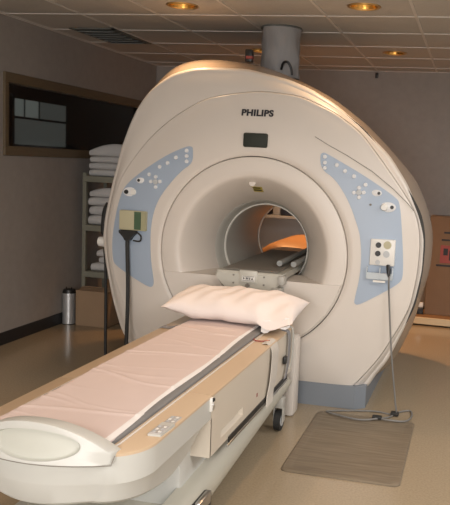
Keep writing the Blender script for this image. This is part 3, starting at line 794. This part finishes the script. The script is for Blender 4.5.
def cloth(us, vs_, lift):
    bm = B(); V = [[bm.verts.new((p[0], p[1], p[2] + lift)) for p in [sheet_pt(u, v) for u in us]] for v in vs_]
    for a, b in zip(V, V[1:]):
        for i in range(len(us) - 1): bm.faces.new((a[i], a[i + 1], b[i + 1], b[i]))
    bnd = [e for e in bm.edges if len(e.link_faces) == 1]
    r = bmesh.ops.extrude_edge_only(bm, edges=bnd)
    for g in r['geom']:
        if isinstance(g, bmesh.types.BMVert): g.co.z -= .005
    return bm
sh = tag(obj('bed_sheet', cloth(np.linspace(0, 1, 37), np.linspace(0, 1, 321), 0), 'sheet', None, 60, loc=(TX, 3.0, ZT + .018)), 'pinkish white creased sheet covering the grey mattress of the patient table', 'sheet')
obj('hem', cloth(np.linspace(.962, 1, 4), np.linspace(0, .97, 200), .0012), 'sheetw', sh)
obj('hem', cloth(np.linspace(.62, .962, 12), np.linspace(0, .030, 8), .0012), 'sheetw', sh)
obj('hem', cloth(np.linspace(0, .16, 8), np.linspace(0, .022, 8), .0012), 'sheetw', sh)

# pillow
def pillow_mesh():
    bm = B(); c = Vector((-1.285, 3.99, .712)); NX, NY = 48, 28
    def pos(u, v, s):
        ex = 1 - abs(u) ** 4.0; ey = 1 - abs(v) ** 2.6
        h = .082 * max(ex, 0) ** .55 * max(ey, 0) ** .6
        cx = 1 + .03 * abs(v) ** 3; cy = 1 + .10 * abs(u) ** 4
        x = u * .372 * cx; y = v * .195 * cy
        z = s * h
        z += .006 * math.sin(u * 9 + v * 4) * (1 - u * u) + .004 * math.sin(u * 21 - v * 6) * max(ey, 0)
        z -= .012 * max(0, u - .55) / .45 - .012 * max(0, -u - .6) / .4
        z -= .045 * math.exp(-((u - .66) / .22) ** 2) * max(0, -v) * (1.3 if s > 0 else .6)
        y -= .035 * math.exp(-((u - .66) / .25) ** 2) * max(0, -v)
        z += .02 * v
        if s < 0: z = max(z, -.076)
        return c + Vector((x, y, z))
    top = [[bm.verts.new(pos(-1 + 2 * i / NX, -1 + 2 * j / NY, 1)) for i in range(NX + 1)] for j in range(NY + 1)]
    bot = [[top[j][i] if i in (0, NX) or j in (0, NY) else bm.verts.new(pos(-1 + 2 * i / NX, -1 + 2 * j / NY, -1)) for i in range(NX + 1)] for j in range(NY + 1)]
    for g in (top, bot):
        for j in range(NY):
            for i in range(NX): bm.faces.new((g[j][i], g[j][i + 1], g[j + 1][i + 1], g[j + 1][i]))
    return bm
pw = tag(obj('pillow', pillow_mesh(), 'pillow', None, 80, loc=(-1.292, 3.98, .63)), 'plump white pillow lying across the scanner end of the patient table', 'pillow')
bm = B(); rows = []
for i in range(9):
    t = i / 8; rows.append([(-1.075 + .15 * t, 3.775 - .012 * s + .05 * t * t + .008 * math.sin(t * 5 + s), .672 + .02 * t - .055 * s * (1 - .3 * t) + .012 * math.sin(t * 9 + s * 3)) for s in np.linspace(0, 1, 7)])
V = [[bm.verts.new(p) for p in r] for r in rows]
for a, b in zip(V, V[1:]):
    for i in range(6): bm.faces.new((a[i], a[i + 1], b[i + 1], b[i]))
r = bmesh.ops.extrude_face_region(bm, geom=bm.faces[:])
for g in r['geom']:
    if isinstance(g, bmesh.types.BMVert): g.co.y += .006
obj('pillowcase_flap', bm, 'sheetw', pw, 70)

# ------------------------------------------------------------------ duct, vent and bits at the ceiling
bm = B(); rows = []
for k in range(15):
    t = k / 14; z = 2.175 + (H - .012 - 2.175) * t
    rows.append([(-1.49 + (.142 + .006 * math.sin(5 * a + 7 * t) + .005 * math.sin(3 * a - 11 * t)) * math.cos(a), 5.44 + (.142 + .006 * math.sin(4 * a + 9 * t)) * math.sin(a), z) for a in [2 * PI * i / 48 for i in range(48)]])
loft(bm, rows, True, True, True)
du = tag(obj('exhaust_duct', bm, 'duct', None, 60, loc=(-1.49, 5.44, 2.175)), 'blue grey wrapped round duct rising from the scanner top to the ceiling', 'duct')
bm = B(); cyl(bm, (-1.49, 5.44, H - .012), .158, .152, .011, 40); obj('ceiling_collar', bm, 'vent', du)
bm = B(); tube(bm, spline([(-1.44, 5.29, 2.22), (-1.42, 5.27, 2.265), (-1.385, 5.265, 2.27), (-1.36, 5.275, 2.225), (-1.355, 5.285, 2.18)], 6), .009, 8); obj('handle', bm, 'black', du)
v = thing('relief_valve', (-1.585, 4.98, 2.225), 'small black valve cap standing on the scanner top left of the duct', 'valve')
bm = B(); box(bm, -1.615, -1.565, 4.96, 5.01, 2.225, 2.31, .006, 2); obj('cap', bm, 'black', v)
bm = B(); box(bm, -1.607, -1.560, 4.955, 5.0, 2.245, 2.265, .003, 1); obj('red_band', bm, 'red', v)
# ceiling vent by the left wall
VX0, VX1, VY0, VY1 = GX - 4 * S + .03, GX - 3 * S - .03, GY + S + .02, GY + 2 * S - .02
VX0 = -3.30; VX1 = -2.90; VY0 = 5.52; VY1 = 6.22
vt = thing('ceiling_vent', (-3.1, 5.87, H), 'dark louvred air vent in the ceiling beside the left wall', 'vent')
bm = B()
for (a, b, c, d) in ((VX0, VX1, VY0, VY0 + .03), (VX0, VX1, VY1 - .03, VY1), (VX0, VX0 + .03, VY0, VY1), (VX1 - .03, VX1, VY0, VY1)): box(bm, a, b, c, d, H - .012, H - .005)
obj('frame', bm, 'vent', vt)
bm = B(); box(bm, VX0 + .03, VX1 - .03, VY0 + .03, VY1 - .03, H - .0065, H - .005); obj('backing', bm, 'vent', vt)
for q in range(6):
    yy = VY0 + .08 + q * .108; bm = B(); box(bm, VX0 + .04, VX1 - .04, yy - .022, yy + .022, H - .018, H - .015, 0, 1, Matrix.Rotation(.35, 3, 'X')); obj('louvre', bm, 'blade', vt)
bm = B(); box(bm, -1.085, -1.055, YB - .03, YB, H - .075, H - .02, .006, 2); tag(obj('wall_bracket', bm, 'black', None, loc=(-1.07, YB, H - .05)), 'tiny dark bracket at the ceiling line of the back wall', 'bracket')

# ------------------------------------------------------------------ shelf with towels in the left corner
SX0, SX1, SY0, SY1 = -3.49, -2.60, 6.10, 6.52
LEV = (.455, .885, 1.335)
sf = thing('storage_shelf', ((SX0 + SX1) / 2, (SY0 + SY1) / 2, 0), 'putty coloured metal shelf unit with towels beside the left wall', 'shelf')
for x in (SX0, SX1 - .035):
    for y in (SY0, SY1 - .035):
        bm = B(); box(bm, x, x + .035, y, y + .035, 0, 1.36); obj('upright', bm, 'shelf', sf)
for z in (.08,) + LEV:
    bm = B(); box(bm, SX0 + .001, SX1 - .001, SY0 - .006, SY1 + .006, z - .055, z, .004, 1); obj('shelf_board', bm, 'shelf', sf)
def towel(x0, x1, z0, h, label, group, bulge=0.0, y0=6.14, y1=6.47):
    bm = B(); prof_ = []
    r = h / 2
    for q in range(9): a = -PI / 2 - q / 8 * PI; prof_.append((y0 + r + r * math.cos(a), z0 + r + r * math.sin(a)))
    prof_ += [(y1 - .01, z0 + h), (y1, z0 + h - .008), (y1, z0 + .006), (y1 - .01, z0)]
    rows = []
    for k in range(13):
        u = k / 12; s = 1 - .12 * (abs(2 * u - 1) ** 8); w = .004 * math.sin(u * 9 + z0 * 40)
        rows.append([(x0 + (x1 - x0) * u, y + w, z0 + (z - z0) * s * (1 + bulge * math.sin(u * PI) * ((z - z0) / h))) for y, z in prof_])
    loft(bm, rows, True, True, True)
    return tag(obj('folded_towel', bm, 'towel', None, 50, loc=((x0 + x1) / 2, y0, z0)), label, 'towel', group)
gT, gM, gL = 'towels on the top shelf', 'linen on the middle shelf', 'linen on the lower shelf'
zz = LEV[2] + .001
ordn = ['lowest folded white towel of the pile on top of the shelf unit', 'second folded white towel from below in the top shelf pile', 'third folded white towel from below in the top shelf pile', 'uppermost rumpled white towel of the pile on top of the shelf unit']
for q, (a, b, h, bg) in enumerate(((-3.45, -2.95, .062, 0), (-3.45, -2.95, .060, 0), (-3.445, -2.95, .058, 0), (-3.45, -2.95, .055, 1.1))):
    towel(a, b, zz, h, ordn[q], gT, bg); zz += h + .001
zz = LEV[1] + .001
for q, (a, b, h, bg) in enumerate(((-3.452, -2.98, .09, 0), (-3.445, -2.99, .085, 0), (-3.452, -3.0, .08, 0), (-3.445, -3.05, .055, .6))):
    towel(a, b, zz, h, ['bottom thick white linen bundle on the middle shelf', 'second thick white linen bundle up on the middle shelf', 'third thick white linen bundle up on the middle shelf', 'topmost loose white linen bundle under the upper shelf board'][q], gM, bg); zz += h + .001
zz = LEV[0] + .001
for q, (a, b, h, bg) in enumerate(((-3.42, -3.02, .075, 0), (-3.34, -3.0, .06, 0), (-3.36, -3.02, .06, .5))):
    towel(a, b, zz, h, ['lowest white towel on the lower shelf above the carton', 'middle white towel of three on the lower shelf', 'top white towel of three on the lower shelf'][q], gL, bg); zz += h + .001

# canister and carton on the floor
cn = thing('metal_canister', (-3.483, 5.88, 0), 'slim silver canister with black lid on the floor by the left wall', 'canister')
bm = B(); cyl(bm, (-3.483, 5.88, .004), .057, .057, .28, 32); obj('body', bm, 'can', cn)
bm = B(); cyl(bm, (-3.483, 5.88, .284), .060, .052, .03, 32); obj('lid', bm, 'black', cn)
bm = B(); cyl(bm, (-3.483, 5.88, 0), .058, .058, .006, 32); obj('foot_ring', bm, 'black', cn)
bm = B()
for dx in (-.03, .02): tube(bm, [(-3.483 + dx, 5.88, .31), (-3.483 + dx * 1.1, 5.885, .335)], .004, 8)
obj('handle', bm, 'black', cn)
cb = thing('cardboard_box', (-3.26, 6.0, 0), 'plain brown cardboard carton on the floor before the towel shelf', 'box')
def carton(x0, x1, y0, y1, h, parent, m):
    bm = B()
    for (a, b, c, d) in ((x0, x1, y0, y0 + .006), (x0, x1, y1 - .006, y1), (x0, x0 + .006, y0, y1), (x1 - .006, x1, y0, y1)): box(bm, a, b, c, d, 0, h)
    box(bm, x0, x1, y0, y1, 0, .006); obj('body', bm, m, parent)
carton(-3.40, -3.09, 5.85, 6.075, .32, cb, 'card2')
bm = B(); box(bm, -3.40, -3.09, 5.853, 5.96, .317, .322, 0, 1, Matrix.Rotation(.25, 3, 'X')); obj('flap', bm, 'card2', cb)
bm = B(); box(bm, -3.40, -3.09, 5.97, 6.075, .325, .330, 0, 1, Matrix.Rotation(-.2, 3, 'X')); obj('flap', bm, 'card2', cb)

# ------------------------------------------------------------------ right rear: platform and boxes
pf = thing('wooden_platform', (.2, 7.47, 0), 'low wooden platform with pale front edge by the back wall', 'platform')
bm = B(); box(bm, -.80, 1.3, 7.24, 7.70, .02, .080); obj('deck', bm, 'ply', pf)
bm = B(); box(bm, -.80, 1.3, 7.225, 7.24, .015, .085, .004, 1); obj('front_edge', bm, 'pale', pf)
bm = B()
for x in (-.75, .2, 1.2): box(bm, x, x + .06, 7.27, 7.68, 0, .02)
obj('foot_rail', bm, 'black', pf)
bb = thing('shipping_carton', (-.02, 7.55, .08), 'tall brown shipping carton with red label on the wooden platform', 'box')
bm = B(); box(bm, -.395, .40, 7.43, 7.70, .081, 1.085, .004, 1); obj('body', bm, 'card', bb)
bm = B(); box(bm, -.395, .40, 7.5, 7.56, 1.084, 1.087); obj('tape', bm, 'card2', bb)
bm = B(); box(bm, -.275, -.14, 7.427, 7.4305, .62, .80); lb = obj('printed_label', bm, 'red', bb)
bm = B()
box(bm, -.245, -.20, 7.4255, 7.4275, .70, .77); box(bm, -.185, -.16, 7.4255, 7.4275, .65, .75); obj('label_marks', bm, 'ink', lb)
bm = B()
for (z, a, b) in ((.585, -.31, -.13), (.845, -.27, -.13), (.92, -.25, -.16)): box(bm, a, b, 7.4275, 7.4305, z, z + .018)
obj('printed_lines', bm, 'ink', bb)
sm = thing('small_carton', (-.42, 7.36, .08), 'tiny dark and white packet on the platform beside the tall carton', 'packet')
bm = B(); box(bm, -.475, -.405, 7.40, 7.45, .081, .15, .004, 1); obj('base', bm, 'black', sm)
bm = B(); box(bm, -.47, -.41, 7.405, 7.445, .15, .20, .006, 2); obj('top', bm, 'white', sm)

# wall shelf seen through the bore
ws = thing('wall_shelf', (-1.95, 7.6, .98), 'grey shelf board on the back wall seen through the scanner bore', 'shelf')
bm = B(); box(bm, -2.55, -1.25, 7.48, 7.75, .955, .985, .004, 1); obj('board', bm, 'greyblue', ws)
bm = B(); box(bm, -2.55, -1.25, 7.70, 7.75, .40, .954); obj('back_panel', bm, 'greyblue', ws)
for x in (-2.45, -1.35):
    bm = B(); box(bm, x, x + .03, 7.52, 7.75, .85, .954); obj('bracket', bm, 'seam', ws)
for x, w, h, m, lb_ in ((-2.16, .10, .13, 'navy', 'dark navy case at the left on the shelf behind the bore'), (-2.03, .08, .10, 'buttong', 'pale grey case between two dark ones behind the bore'), (-1.92, .12, .12, 'navy', 'dark navy case right of the pale one behind the bore'), (-1.76, .09, .09, 'black', 'black case at the right on the shelf behind the bore')):
    t = thing('storage_case', (x, 7.6, .985), lb_, 'case', 'cases on the shelf behind the bore')
    bm = B(); box(bm, x - w / 2, x + w / 2, 7.52, 7.68, .986, .985 + h, .01, 2); obj('body', bm, m, t)
    bm = B(); tube(bm, spline([(x - w * .3, 7.6, .983 + h), (x - w * .2, 7.6, 1.0 + h), (x + w * .2, 7.6, 1.0 + h), (x + w * .3, 7.6, .983 + h)], 4), .006, 8); obj('handle', bm, 'seam', t)

# ------------------------------------------------------------------ world and view
w = bpy.data.worlds.new('world'); SC.world = w; w.use_nodes = True
w.node_tree.nodes['Background'].inputs[0].default_value = (.02, .02, .022, 1)
w.node_tree.nodes['Background'].inputs[1].default_value = 1.0
SC.view_settings.view_transform = 'Standard'; SC.view_settings.look = 'None'
SC.view_settings.exposure = 0.2; SC.view_settings.gamma = 1.0; SC.view_settings.use_curve_mapping = False
